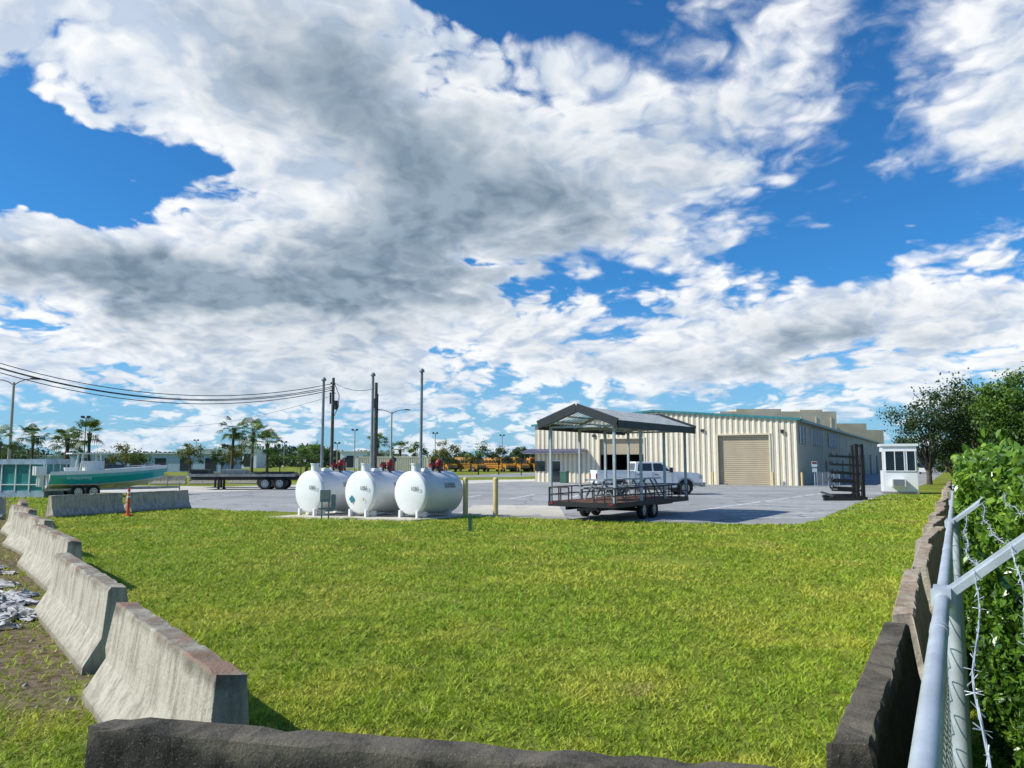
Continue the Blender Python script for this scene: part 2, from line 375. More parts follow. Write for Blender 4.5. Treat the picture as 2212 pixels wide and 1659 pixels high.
X=X[keep];Y=Y[keep];cl=cl[keep];h3=h3[keep];n=len(X)
h=(.018+.020*rng.random(n)+.024*h3+.006*cl)*(Y/6)**.3; wd=.0042*(Y/4)**.9+.001
an=rng.random(n)*6.283; ln=h*(.5+1.3*rng.random(n)); a2=rng.random(n)*6.283
P0=np.stack([X-np.cos(an)*wd,Y-np.sin(an)*wd,np.zeros(n)],1); P1=np.stack([X+np.cos(an)*wd,Y+np.sin(an)*wd,np.zeros(n)],1)
P2=np.stack([X+np.cos(a2)*ln,Y+np.sin(a2)*ln,h],1)
np_mesh('grass',np.stack([P0,P1,P2],1).reshape(-1,3),3,[M_blade],np.clip(.5*rng.random(n)+.5*h3,0,1))

# ---------------------------------------------------------------- jersey barriers
def barrier(x1,y1,x2,y2,mat,seed,tilt=0):
    rr=random.Random(seed); L=math.hypot(x2-x1,y2-y1)
    prof=[(-.30,0),(-.30,.075),(-.27,.11),(-.145,.33),(-.125,.42),(-.085,.79),(-.07,.81),(.07,.81),(.085,.79),(.125,.42),(.145,.33),(.27,.11),(.30,.075),(.30,0)]
    n=len(prof); K=max(6,int(L/.10)); b=B(); vs=[]
    for i in range(K+1):
        s=-L/2+L*i/K
        for j,(a,zz) in enumerate(prof):
            e=(i in(0,K)); jit=.004 if not e else .016
            chip=(-.026*rr.random() if (5<=j<=8 and rr.random()<(.25 if not e else .8)) else 0)
            if 5<=j<=8 and (i in (1,K-1)) and rr.random()<.4: chip-=.03*rr.random()
            ss=s+(rr.uniform(-.02,.02) if e else 0)
            vs.append((ss,a+rr.uniform(-jit,jit)*(1 if zz>0 else 0),max(0,zz+chip) if zz>0 else -.02))
    fs=[(i*n+j,(i+1)*n+j,(i+1)*n+j+1,i*n+j+1) for i in range(K) for j in range(n-1)]
    b.add(vs,fs,0,False); b.add(vs[:n],[tuple(range(n))]); b.add(vs[-n:],[tuple(range(n-1,-1,-1))])
    o=b.obj('concrete_barrier',[mat],loc=((x1+x2)/2,(y1+y2)/2,0),rz=math.atan2(y2-y1,x2-x1)); o.rotation_euler[0]=tilt
    return o
k=0
for q4,tl in [((-1.66,4.68,-3.47,7.05),.01),((-3.92,7.85,-6.20,10.8),-.02),((-6.95,12.4,-9.5,15.6),.02),((-9.85,16.6,-12.3,19.4),-.01),((-12.5,20.3,-14.6,22.8),.0),((-14.8,23.6,-16.6,26.3),.01)]:
    barrier(*q4,M_bar,k,tl); k+=1
for q4 in [(-17.0,28.6,-15.8,31.4),(-15.7,31.7,-14.4,34.4)]: barrier(*q4,M_barR,k);k+=1
barrier(-21.5,26.6,-18.2,27.9,M_barR,k);k+=1
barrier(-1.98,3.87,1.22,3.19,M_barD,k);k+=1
yy=3.55
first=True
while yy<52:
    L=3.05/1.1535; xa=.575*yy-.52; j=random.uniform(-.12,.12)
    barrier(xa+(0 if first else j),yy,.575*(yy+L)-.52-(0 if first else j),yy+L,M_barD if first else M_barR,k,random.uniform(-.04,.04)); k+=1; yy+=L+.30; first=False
for i in range(7): barrier(-46+i*3.3,68+i*.6,-43+i*3.3,68.5+i*.6,M_barR,k);k+=1

# ---------------------------------------------------------------- chain link fence (near right)
FD=Vector((.575,1,0)).normalized(); FN=Vector((.867,-.498,0))
def fp(s,off=0,z=0):
    p=Vector((-.07,0,0))+FD*s+FN*off; p.z=z; return p
fe=empty('chain_link_fence'); b=B()
b.cyl(fp(-1,0,1.62),fp(60,0,1.62),.021,n=14)
posts=[-.1,2.88,6.22]+[6.22+3.2*i for i in range(1,17)]
for s in posts: 
    b.cyl(fp(s,.03,0),fp(s,.03,1.64),.026,n=12)
    b.cyl(fp(s,0,1.595),fp(s,0,1.645),.034,n=12)
    a0=fp(s,-.02,1.60); a1=fp(s,.34,1.90)
    b.beam(a0,a1,.05,.022); b.beam(a0+Vector((0,0,.014)),a1+Vector((0,0,.014)),.02,.02); b.beam(fp(s-.05,0,1.63),fp(s+.05,0,1.63),.05,.05)
for s in (2.3,2.35,1.1,1.14,4.4,5.4,7.8,9): b.cyl(fp(s,0,1.62),fp(s+.03,0,1.62),.0225,n=14)
b.obj('posts_and_rail',[M_galv],parent=fe)
def wires(s0,s1,r,pz=.05,ph=.05):
    out=[]
    ns=int((s1-s0)/ph); nz=int(1.57/pz)
    for i in range(ns):
        sa=s0+i*ph
        pts=[fp(sa+(ph*1.04 if k%2 else -.04*ph),(.004 if k%2 else -.004),.03+k*pz) for k in range(nz+1)]
        A=np.array([list(p) for p in pts]); d=unit(A[1:]-A[:-1]); n1=np.tile(np.array([[FN.x,FN.y,0]]),(len(d),1)); n2=unit(np.cross(d,n1))
        ring=[n1*r,-.5*n1*r+.866*n2*r,-.5*n1*r-.866*n2*r]
        for a in range(3):
            c=(a+1)%3
            out.append(np.stack([A[:-1]+ring[a],A[:-1]+ring[c],A[1:]+ring[c],A[1:]+ring[a]],1).reshape(-1,3))
    return np.concatenate(out)
np_mesh('wire_mesh',np.concatenate([wires(-.5,12,.0021),wires(12,40,.0025,.06,.06)]),4,[M_galv],parent=fe)
b=B(); rr=random.Random(5)
for off,zz in ((.10,1.72),(.20,1.80),(.31,1.90)):
    for a,c in zip(posts[:9],posts[1:10]):
        nseg=30; pts=[]; sg=rr.uniform(.05,.12)
        for i in range(nseg+1):
            t=i/nseg; s=a+(c-a)*t; sag=-sg*4*t*(1-t)
            pts.append(fp(s,off+sag*.3+.008*math.sin(t*17),zz+sag+.008*math.sin(t*23+off*9)))
        b.tube(pts,.0017,5); b.tube([p+Vector((.002,0,.003*(1 if i%2 else -1))) for i,p in enumerate(pts)],.0014,4)
        for p in pts[::1]:
            for q_ in range(2):
                dv=Vector((rr.uniform(-1,1),rr.uniform(-1,1),rr.uniform(-1,1))).normalized()*.016
                b.cyl(p-dv,p+dv,.0014,.0005,4,caps=False)
b.obj('barbed_wire',[M_galv],parent=fe)
fl=empty('chain_link_fence',(-15.9,23.9,0)); b=B()
for i in range(4):
    b.cyl((-i*2.6,-i*.3,0),(-i*2.6,-i*.3,2.25),.04,n=10)
b.cyl((0,0,2.2),(-7.8,-.9,2.2),.025,n=8)
for i in range(120):
    s=i*.065; b.cyl((-s,-s*.115,.05),(-s-.9,-s*.115-.1,2.2),.003,n=3,caps=False); b.cyl((-s,-s*.115,2.2),(-s-.9,-s*.115-.1,.05),.003,n=3,caps=False)
b.obj('posts_and_mesh',[M_galv],parent=fl)

# ---------------------------------------------------------------- hedge
he=empty('hedge')
def front(s): return .10+.34*np.clip((8-s)/4,0,1)
def topz(s): return 2.04-.10*np.clip((6-s)/3,0,1)+.05*np.sin(s*1.3)+.06*np.sin(s*3.7+1)+.04*np.sin(s*9)
def hedge_pts(s0,s1,n):
    s=s0+(s1-s0)*rng.random(n); u=rng.random(n); top=topz(s); fr=front(s)
    f=rng.random(n)<.62
    off=np.where(f,fr+.18*rng.random(n)**1.5+.08*np.sin(s*2.1+u*5)*np.cos(s*5+u*9),fr+.05+1.5*rng.random(n))
    zz=np.where(f,u*top,top-.16*rng.random(n)**2+.14*rng.random(n)**9)
    P=np.array([-.07,0,0])+np.outer(s,[FD.x,FD.y,0])+np.outer(off,[FN.x,FN.y,0]); P[:,2]=zz
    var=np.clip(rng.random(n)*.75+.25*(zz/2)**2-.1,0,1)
    return P,var
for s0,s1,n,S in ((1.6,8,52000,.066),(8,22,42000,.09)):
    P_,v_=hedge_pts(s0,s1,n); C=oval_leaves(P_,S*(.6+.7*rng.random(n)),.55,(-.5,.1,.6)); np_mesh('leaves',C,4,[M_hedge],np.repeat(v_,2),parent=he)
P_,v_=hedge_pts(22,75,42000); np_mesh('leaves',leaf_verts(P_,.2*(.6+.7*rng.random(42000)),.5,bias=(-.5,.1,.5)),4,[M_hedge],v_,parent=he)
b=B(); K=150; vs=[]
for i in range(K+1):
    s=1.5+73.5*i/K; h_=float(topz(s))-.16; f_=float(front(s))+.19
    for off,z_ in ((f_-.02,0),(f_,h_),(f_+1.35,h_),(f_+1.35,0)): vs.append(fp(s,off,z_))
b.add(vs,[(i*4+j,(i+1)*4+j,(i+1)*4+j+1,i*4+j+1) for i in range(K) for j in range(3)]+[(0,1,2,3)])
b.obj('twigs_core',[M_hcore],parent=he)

# ---------------------------------------------------------------- trees
def tree(name,x,y,h,cr,mat,nl=5000,ls=.25,trunk=.18,low=.25,flat=.75,clumps=26):
    e=empty(name,(x,y,0)); b=B(); rr=random.Random(int(x*7+y*13))
    cz=h*(low+(1-low)*.5); ch=h*(1-low)*.5
    b.cyl((0,0,-.05),(0,0,h*(low+.12)),trunk,trunk*.7,9)
    cc=[]
    for i in range(clumps):
        a=rr.random()*6.283; ph=math.acos(rr.uniform(-.75,1)); q=rr.uniform(.45,1)
        p=Vector((math.cos(a)*math.sin(ph)*cr*q,math.sin(a)*math.sin(ph)*cr*q,cz+math.cos(ph)*ch*q*.95)); cc.append(p)
        if i<14:
            s=Vector((0,0,h*(low+.08*rr.random()))); mid=(s+p)/2+Vector((0,0,.08*h))
            b.cyl(s,mid,trunk*.4,trunk*.22,6,caps=False); b.cyl(mid,p,trunk*.22,trunk*.06,5,caps=False)
    b.obj('trunk_and_limbs',[M_bark],parent=e)
    cc=np.array([list(c) for c in cc]); ci=rng.integers(0,len(cc),nl); sg=cr*.15*(.5+.9*rng.random(len(cc))); cv=rng.random(len(cc))
    dv=rng.normal(size=(nl,3)); P_=cc[ci]+dv*sg[ci][:,None]*np.array([1,1,flat]); kk=P_[:,2]>h*low*.5
    P_=P_[kk]; cvv=cv[ci][kk]; dz=dv[kk][:,2]
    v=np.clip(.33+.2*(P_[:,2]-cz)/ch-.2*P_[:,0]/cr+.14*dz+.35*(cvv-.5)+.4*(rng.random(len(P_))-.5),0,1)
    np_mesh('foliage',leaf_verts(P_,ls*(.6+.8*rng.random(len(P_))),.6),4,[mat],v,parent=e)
def palm(x,y,h,cr=1.7,nf=34):
    e=empty('palm_tree',(x,y,0)); b=B(); rr=random.Random(int(x*11+y)); hh=h-cr*.75
    lean=rr.uniform(-.25,.25); prev=Vector((0,0,-.05))
    for i in range(1,7):
        t=i/6; p=Vector((lean*t*t,0,hh*t)); b.cyl(prev,p,.19-.04*t+(.05 if i==6 else 0),.19-.04*t,9,caps=False); prev=p
    b.cyl(prev-Vector((0,0,.5)),prev+Vector((0,0,.2)),.16,.28,9)
    b.obj('trunk',[M_bark],parent=e)
    T=[]; V=[]
    for i in range(nf):
        a=rr.random()*6.283; up=rr.uniform(-.75,1.15); L=cr*rr.uniform(.75,1.15)
        d=Vector((math.cos(a)*math.cos(up),math.sin(a)*math.cos(up),math.sin(up))); base=prev+Vector((0,0,.1))
        c=base+d*L*.58; side=d.cross(Vector((0,0,1))).normalized(); upv=side.cross(d).normalized()
        b0=rr.random()
        for j in range(11):
            th=(j/10-.5)*2.7; ll=L*.52*(1-.2*abs(th)); dr=d*math.cos(th)+side*math.sin(th)
            mid=c+dr*ll*.55+upv*.04; tip=c+dr*ll+Vector((0,0,-ll*.45*(rr.random()*.5+.6)))
            n=(upv.cross(dr)).normalized()*.045*cr/1.7
            T+= [c,mid+n,tip,mid-n]; V.append(min(1,max(0,.25+.3*d.z+.3*b0+.2*rr.random())))
        n=side*.02; T+=[base-n,base+n,c+n,c-n]; V.append(.4)
    np_mesh('fronds',np.array([list(p) for p in T]),4,[M_palm],np.array(V),parent=e)
for x_,y_,h_ in [(-32.6,90,7.3),(-29.6,88,6.7),(-26.9,85,5.4),(-59,95,6.6),(-48.8,85,5.9),(-46.0,84,6.5),(-50.9,88,5.3),(-21,120,6.6),(-18,125,5.4),(-45.8,69,5.2),(-24.5,92,3.4)]:
    palm(x_,y_,h_,2.05 if h_>5 else 1.6,32)
tree('oak_tree',37.7,70,8.8,3.3,M_leafD,6500,.22,.25,.10,.9,40)
tree('oak_tree',42.5,72,9.8,3.8,M_leafD,10000,.26,.28,.08,.9,44)
for x_,y_,h_,c_ in [(41.0,62,9.7,3.4),(43,56.5,9.6,3.4),(47,66,11.2,4.2),(40.5,51,8.6,2.8),(46,50,9.3,3.6),(52,62,10.6,4),(49,76,10,4.5),(55,82,10.5,5)]:
    tree('shade_tree',x_,y_,h_,c_,M_leafG,11000,.25,.25,.05,.9,60)
for x_,y_,h_,c_ in [(48,84,4.4,2.5),(62,105,6,3.5),(72,122,7,4),(86,146,8,5)]: tree('shade_tree',x_,y_,h_,c_,M_leafD,2600,.3,.2,.05)
for px_x,y_,h_,c_,mt in [(-9.6,118,6.0,2.2,M_leafY),(-5.2,120,5.0,2.6,M_leafG),(-2.1,122,4.6,2.2,M_leafD),(1.4,118,4.8,1.4,M_leafD),(-14.5,120,5.2,1.6,M_leafG),(-30,110,4.9,2.4,M_leafG),(-50,100,4.3,2.6,M_leafY),(-58,120,3.6,2.4,M_leafG),(-45,108,4.8,2.0,M_leafY),(-42,112,4.0,2,M_leafD),(-26,104,4.6,1.7,M_leafG),(-70,110,4.4,3,M_leafD),(-66,100,3.6,3,M_leafG),(-60,92,3.2,2.4,M_leafD),(-36,120,3.6,2.4,M_leafG),(-22,128,3.8,2.6,M_leafD),(-12,130,3.4,2.6,M_leafG),(-37.5,104,4.2,1.6,M_leafY)]:
    tree('young_tree',px_x,y_,h_,c_,mt,1300,.24,.1,.3,.8,18)
n=30000; X_=-330+rng.random(n)*620; T_=3.4+2.2*np.sin(X_*.05)+1.3*np.sin(X_*.21)+1.2*np.sin(X_*.6)
P_=np.stack([X_,300+rng.random(n)*25,rng.random(n)**.8*np.clip(T_+2.2,2.2,9)],1)
np_mesh('distant_treeline',leaf_verts(P_,1.1+rng.random(n),.8),4,[M_far],rng.random(n))

# ---------------------------------------------------------------- main building
BA=math.atan2(1,.56); bl=empty('metal_warehouse',(24.7,66.8,0),BA)
WD,LN=25.6,122.
def roofz(y): return 5.7+(1.05)*(1-abs(y-WD/2)/(WD/2))
doors=[(2.35,6.83,4.42),(13.9,18.4,4.25)]
b=B()
edges=sorted(set([round(i*.5,3) for i in range(int(WD/.5)+1)]+[WD]+[e for d_ in doors for e in d_[:2]]))
for a,c in zip(edges[:-1],edges[1:]):
    mid=(a+c)/2; z0=0
    for d_ in doors:
        if d_[0]<=mid<=d_[1]: z0=d_[2]
    b.add([(0,a,z0),(0,c,z0),(0,c,roofz(c)),(0,a,roofz(a))],[(0,1,2,3)],0 if (c-a)<.01 else 2)
yy=.12
while yy<WD-.1:
    z0=0
    for d_ in doors:
        if d_[0]-.12<=yy<=d_[1]+.12: z0=d_[2]+.12
    zt=roofz(yy)-.02
    b.add([(-.002,yy-.15,z0),(-.075,yy-.07,z0),(-.075,yy+.07,z0),(-.002,yy+.15,z0),(-.002,yy-.15,zt),(-.075,yy-.07,zt),(-.075,yy+.07,zt),(-.002,yy+.15,zt)],[(0,4,5,1),(1,5,6,2),(2,6,7,3)],1)
    yy+=.5
b.obj('front_wall',[M_cream,M_creamrib,M_creamgap],parent=bl)
b=B()
b.add([(0,0,0),(LN,0,0),(LN,0,5.7),(0,0,5.7)],[(0,1,2,3)]); b.add([(0,WD,0),(LN,WD,0),(LN,WD,5.7),(0,WD,5.7)],[(3,2,1,0)])
b.add([(LN,0,0),(LN,WD,0),(LN,WD,5.7),(LN,WD/2,6.75),(LN,0,5.7)],[(0,1,2,3,4)])
for i in range(int(LN/.6)): b.box((.3+i*.6,-.02,2.84),(.2,.05,5.66),1)
for i in range(1,16): b.box((i*7.6,-.06,2.8),(.25,.12,5.6),1)
b.obj('side_walls',[M_sidewall,M_sidewall],parent=bl)
b=B()
b.add([(-.25,-.3,5.69),(LN+.2,-.3,5.69),(LN+.2,WD/2,6.84),(-.25,WD/2,6.84)],[(0,1,2,3)]); b.add([(-.25,WD+.3,5.69),(LN+.2,WD+.3,5.69),(LN+.2,WD/2,6.84),(-.25,WD/2,6.84)],[(3,2,1,0)])
b.obj('roof',[M_roofw],parent=bl)
b=B()
b.beam((-.2,-.35,5.72),(-.2,WD/2+.02,6.86),.14,.2); b.beam((-.2,WD+.3,5.74),(-.2,WD/2-.02,6.87),.14,.2); b.beam((-.1,-.37,5.62),(LN,-.37,5.62),.16,.24)
b.obj('roof_trim',[M_teal],parent=bl)
b=B()
for (a,c,h_),z0 in ((doors[0],0),(doors[1],2.75)):
    kk=int((h_-z0)/.18)
    for i in range(kk): 
        z_=z0+i*(h_-z0)/kk; b.add([(.22,a,z_),(.22,c,z_),(.17,c,z_+.14),(.17,a,z_+.14),(.22,c,z_+.18),(.22,a,z_+.18)],[(0,1,2,3),(3,2,4,5)],0)
    b.box((.0,a-.07,h_/2),(.3,.14,h_),1); b.box((.0,c+.07,h_/2),(.3,.14,h_),1); b.box((.0,(a+c)/2,h_+.07),(.32,c-a+.3,.14),1)
b.obj('rollup_doors',[M_rollup,M_cream],parent=bl)
b=B()
for s0,s1 in ((.8,4.2),(7.6,15.5),(20,27.5)):
    b.box(((s0+s1)/2,-.08,4.4),(s1-s0,.06,1.6),0)
    for j in range(7): b.box(((s0+s1)/2,-.13,3.75+j*.21),(s1-s0,.05,.07),1)
    nn=int((s1-s0)/1.3)
    for j in range(nn+1): b.box((s0+(s1-s0)*j/nn,-.15,4.4),(.09,.07,1.65),2)
for s_ in (18,33,42,52,62,74,88,100): b.box((s_,-.08,1.6 if s_>40 else 1.1),(3 if s_>40 else 1.1,.07,3.2 if s_>40 else 2.2),3 if s_>40 else 0)
b.obj('louvres_and_side_doors',[M_louv,M_blueg,M_white,M_dkgrey],parent=bl)
b=B()
b.add([(-1.5,19.8,3.05),(-1.5,26.4,3.05),(-.08,26.4,3.35),(-.08,19.8,3.35)],[(0,1,2,3)],0); b.box((-1.53,23.1,3.0),(.06,6.7,.12),0)
b.box((-1.0,23.1,2.9),(.9,6.4,.05),1)
for yy in (20,26.2): b.box((-.75,yy,2.95),(1.4,.06,.08),1)
b.box((-.1,23.2,1.05),(.12,1.0,2.1),2); b.box((-.08,23.2,1.1),(.06,1.2,2.25),1)
b.box((-.1,25,1.6),(.08,1.1,1.0),2)
b.box((-.1,12.2,5.0),(.12,.25,.2),3); b.box((-.1,8.2,4.9),(.2,.3,.25),3); b.box((-.12,1.2,4.7),(.25,.25,.3),3); b.box((-.12,19.0,4.6),(.2,.3,.25),3)
b.obj('office_entrance',[M_purple,M_white,M_glass,M_dkgrey],parent=bl)
b=B()
for yy in (2.0,7.2,13.5,18.8,-.4,): b.cyl((-.7,yy,0),(-.7,yy,1.15),.1,n=10)
b.obj('door_bollards',[M_boll],parent=bl)
b=B(); b.prism([(-.3,0.0),(.3,0),(.36,1.05),(-.36,1.05)],-.32,.32,0); b.box((0,0,1.1),(.8,.72,.08)); b.cyl((-.2,-.34,.1),(-.2,.34,.1),.1,n=10)
b.obj('trash_bin',[M_green],loc=(5.1,75.3,0),rz=BA,bevel=.03)
bk=empty('concrete_warehouse'); b=B()
b.box((71,212,7.7),(31,14,15.4)); b.box((94.5,222,6.3),(9,14,12.8)); b.box((105,232,5.6),(7,14,11.4)); b.box((66,212,15.7),(12,13,.8)); b.box((80,212,15.6),(6,13,.6))
for i in range(8): b.box((57+i*4,204.9,7),(.3,.12,14),1)
b.obj('walls',[M_tan,M_cream],parent=bk)
for x0,x1,y_,h_,mt in ((-88,-58,160,3.6,M_blueg),(-130,-96,170,3.2,M_blueg),(-110,-84,260,6,M_white),(-52,-38,240,5.0,M_white)):
    b=B(); b.box(((x0+x1)/2,y_,h_/2),(x1-x0,12,h_),0); b.box(((x0+x1)/2,y_,h_+.12),(x1-x0+.8,12.8,.25),1)
    for i in range(int((x1-x0)/5)): b.box((x0+3+i*5,y_-6.03,h_*.42),(2.2,.06,h_*.7),2)
    b.obj('distant_warehouse',[mt,M_roofw,M_dkgrey])
for x_ in(-16.6,-12.3):
    b=B(); b.box((0,0,1.35),(4.2,2.4,2.5),0)
    for i in range(16): b.box((-1.95+i*.26,-1.22,1.35),(.12,.06,2.3),1)
    for sx in(-2.08,2.08): b.box((sx,-1.2,1.35),(.14,.14,2.66),1)
    b.box((0,-1.2,2.62),(4.3,.14,.14),1)
    b.obj('shipping_container',[M_cream,M_creamrib],loc=(x_,95,0))

# ---------------------------------------------------------------- wheel helper
def wheel(b,c,r,wd,ax=(0,1,0),mt=0,mr=1,n=20):
    c=Vector(c);a=Vector(ax).normalized()*wd/2
    pr=[(r*.62,-wd/2),(r*.93,-wd/2),(r,-wd*.36),(r,wd*.36),(r*.93,wd/2),(r*.62,wd/2)]
    b.rev(pr,c,Vector(ax),n,mt)
    for sgn in(1,-1):
        b.cyl(c+a*sgn*.75,c+a*sgn*.8,r*.62,r*.6,n,mr); b.cyl(c+a*sgn*.8,c+a*sgn*1.05,r*.2,r*.16,10,mr)
        for i in range(8):
            t=i*math.pi/4; q=Vector(ax).to_track_quat('Z','Y').to_matrix()@Vector((math.cos(t),math.sin(t),0))
            b.cyl(c+a*sgn*.8+q*r*.42,c+a*sgn*.815+q*r*.42,r*.09,r*.09,8,mt)

# ---------------------------------------------------------------- pickup truck
def arc(cx,cz,r,a0,a1,n=8): return [(cx+r*math.cos(R(a0+(a1-a0)*i/n)),cz+r*math.sin(R(a0+(a1-a0)*i/n))) for i in range(n+1)]
def pickup(loc,rz,sc):
    e=empty('pickup_truck',loc,rz,sc); b=B()
    rw,fw=-1.95,2.15
    prof=[(-3.3,.62),(-3.3,1.3),(-3.28,1.42),(-1.0,1.42),(-.98,1.36),(1.45,1.36),(1.5,1.40),(2.9,1.32),(3.12,1.22),(3.2,1.0),(3.2,.6),(2.75,.52)]+arc(fw,.46,.52,10,170)+[(1.5,.45),(-1.35,.45)]+arc(rw,.46,.52,10,170)+[(-2.6,.55)]
    b.prism(prof,-.98,.98,0)
    b.box((-2.15,0,1.425),(2.1,1.7,.02),3)
    b.prism([(-3.25,1.42),(-3.25,1.47),(-1.02,1.47),(-1.02,1.42)],.86,.99,0); b.prism([(-3.25,1.42),(-3.25,1.47),(-1.02,1.47),(-1.02,1.42)],-.99,-.86,0); b.box((-3.26,0,1.44),(.09,1.9,.08),0)
    vs=[(-.98,-.95,1.36),(1.52,-.95,1.38),(.72,-.80,1.98),(-.86,-.80,2.0),(-.98,.95,1.36),(1.52,.95,1.38),(.72,.80,1.98),(-.86,.80,2.0)]
    b.add(vs,[(0,1,2,3),(7,6,5,4),(0,3,7,4),(1,5,6,2),(3,2,6,7)],0)
    for sgn in(-1,1):
        def sp(x_,z_): 
            t=(z_-1.36)/.64; return (x_,sgn*(.95-.15*t+.012),z_)
        for pts in ([(-.80,1.44),(.08,1.44),(.08,1.9),(-.72,1.9)],[(.17,1.44),(1.22,1.44),(.66,1.9),(.17,1.9)]):
            vv=[sp(*p_) for p_ in pts]; b.add(vv,[(0,1,2,3) if sgn<0 else (3,2,1,0)],1)
        b.box((1.22,sgn*1.12,1.5),(.16,.22,.3),2)
        for xx in (-.95,.12,1.3): b.box((xx,sgn*.985,1.0),(.012,.012,.85),2)
        for xx in(-.75,.35): b.box((xx,sgn*.992,1.22),(.2,.03,.04),2)
        b.box((-.2,sgn*.984,.56),(2.9,.03,.24),4); b.box((-2.9,sgn*.984,.68),(.7,.02,.16),4); b.box((2.9,sgn*.984,.66),(.45,.02,.16),4)
        for cx in(rw,fw):
            pts=arc(cx,.46,.58,0,180,14); pi=arc(cx,.46,.50,0,180,14)
            for i in range(14): b.add([(pts[i][0],sgn*1.01,pts[i][1]),(pts[i+1][0],sgn*1.01,pts[i+1][1]),(pi[i+1][0],sgn*1.01,pi[i+1][1]),(pi[i][0],sgn*1.01,pi[i][1])],[(0,1,2,3) if sgn>0 else (3,2,1,0)],4)
        b.box((3.1,sgn*.8,1.08),(.24,.36,.26),5); b.box((-3.31,sgn*.9,1.1),(.06,.16,.4),6)
        b.box((-.1,sgn*1.03,.4),(2.3,.16,.06),2)
    b.add([(1.44,-.86,1.43),(1.44,.86,1.43),(.80,.74,1.93),(.80,-.74,1.93)],[(0,1,2,3)],1)
    b.add([(-.975,-.8,1.5),(-.975,.8,1.5),(-.90,.72,1.9),(-.90,-.72,1.9)],[(3,2,1,0)],1)
    b.box((3.22,0,1.0),(.08,1.3,.45),2); b.box((3.28,0,.62),(.2,1.96,.26),4); b.box((-3.38,0,.62),(.2,1.9,.22),4)
    for cx in(rw,fw): b.box((cx,0,.6),(.98,1.7,.7),2)
    b.obj('body',[M_white,M_glass,M_black,M_dkgrey,M_silver,M_wht2,M_red],parent=e,bevel=.02)
    b=B()
    for cx in(rw,fw):
        for sgn in(-1,1): wheel(b,(cx,sgn*.86,.40),.41,.27)
    b.obj('wheels',[M_rub,M_rim],parent=e)
pickup((8.5,49.0,0),R(6),1.03)

# ---------------------------------------------------------------- canopy trailer
te=empty('canopy_trailer',(3.45,26.0,0),math.atan2(.82,.57)); TL,TW,DZ=6.3,2.6,.66
b=B()
b.box((TL/2,TW/2,DZ-.03),(TL,TW,.05),1)
for i in range(18): b.box((TL/2,.07+i*.145,DZ+.003),(TL-.1,.12,.02),1)
for yy in(.0,TW): b.box((TL/2,yy,DZ-.08),(TL+.04,.07,.16),0)
for xx in(0,TL): b.box((xx,TW/2,DZ-.08),(.07,TW,.16),0)
for yy in(.65,1.95): b.box((TL/2,yy,DZ-.2),(TL-.2,.09,.16),0)
for i in range(9): b.box((.4+i*.68,TW/2,DZ-.1),(.06,TW-.1,.08),0)
b.beam((0,.7,DZ-.2),(-.3,TW/2,DZ-.24),.08,.1)
for yy in(.12,TW-.12): b.box((-.045,yy,DZ-.05),(.02,.14,.06),2)
for z_ in (DZ+.25,DZ+.50):
    b.cyl((0,0,z_),(TL,0,z_),.022,n=8); b.cyl((0,TW,z_),(TL,TW,z_),.022,n=8); b.cyl((TL,0,z_),(TL,TW,z_),.022,n=8)
    b.cyl((0,0,z_),(0,.8,z_),.022,n=8); b.cyl((0,TW-.8,z_),(0,TW,z_),.022,n=8)
for yy in(0,TW):
    for i in range(9): b.box((i*TL/8,yy,DZ+.25),(.035,.035,.5),0)
for yy in(.4,.8,1.8,2.2): b.box((0,yy,DZ+.25),(.035,.035,.5),0); b.box((TL,yy,DZ+.25),(.035,.035,.5),0)
b.obj('deck_and_frame',[M_black,M_wood,M_red],parent=te)
b=B()
for i in range(4):
    for yy in(.04,TW-.04): b.box((.06+i*(TL-.12)/3,yy,(DZ+3.3)/2),(.085,.085,3.3-DZ),0)
for i in range(4): b.box((.06+i*(TL-.12)/3,TW/2,3.27),(.07,TW,.07),0)
b.obj('canopy_posts',[M_gpost],parent=te)
b=B(); o=.27; H0=3.38; HR=.56
for sg in (0,1):
    ya=-o if sg==0 else TW+o; K=30
    for i in range(K):
        xa=-o+(TL+2*o)*i/K; xb=-o+(TL+2*o)*(i+1)/K; xm=(xa+xb)/2
        b.add([(xa,ya,H0),(xm,ya,H0),(xm,TW/2,H0+HR),(xa,TW/2,H0+HR)],[(0,1,2,3)],0)
        b.add([(xm,ya,H0+.035),(xb,ya,H0+.035),(xb,TW/2,H0+HR+.035),(xm,TW/2,H0+HR+.035)],[(0,1,2,3)],1)
        b.add([(xm,ya,H0),(xm,ya,H0+.035),(xm,TW/2,H0+HR+.035),(xm,TW/2,H0+HR)],[(0,1,2,3)],0)
    for xx in(-o-.03,TL+o+.03): b.beam((xx,ya,H0-.02),(xx,TW/2,H0+HR-.02),.06,.28,2)
    b.box((TL/2,ya,H0-.07),(TL+2*o,.05,.26),2)
    for i in range(4): b.beam((.06+i*(TL-.12)/3,ya*.97+.03,H0-.06),(.06+i*(TL-.12)/3,TW/2,H0+HR-.07),.06,.08,3)
    for f_ in(.25,.55,.85): b.box((TL/2,ya+(TW/2-ya)*f_,H0-.04+HR*f_),(TL,.05,.05),3)
b.obj('canopy_roof',[M_roofw,M_vent,M_dkgrey,M_gpost],parent=te)
b=B()
for sx in (2.35,3.2):
    for yy in(.12,TW-.12): wheel(b,(sx,yy,.31),.31,.2)
    b.cyl((sx,.1,.31),(sx,TW-.1,.31),.04,n=8,mat=2)
for yy in(.12,TW-.12): b.box((2.78,yy,.46),(.9,.06,.08),2)
b.obj('wheels',[M_rub,M_rim,M_black],parent=te)
b=B()
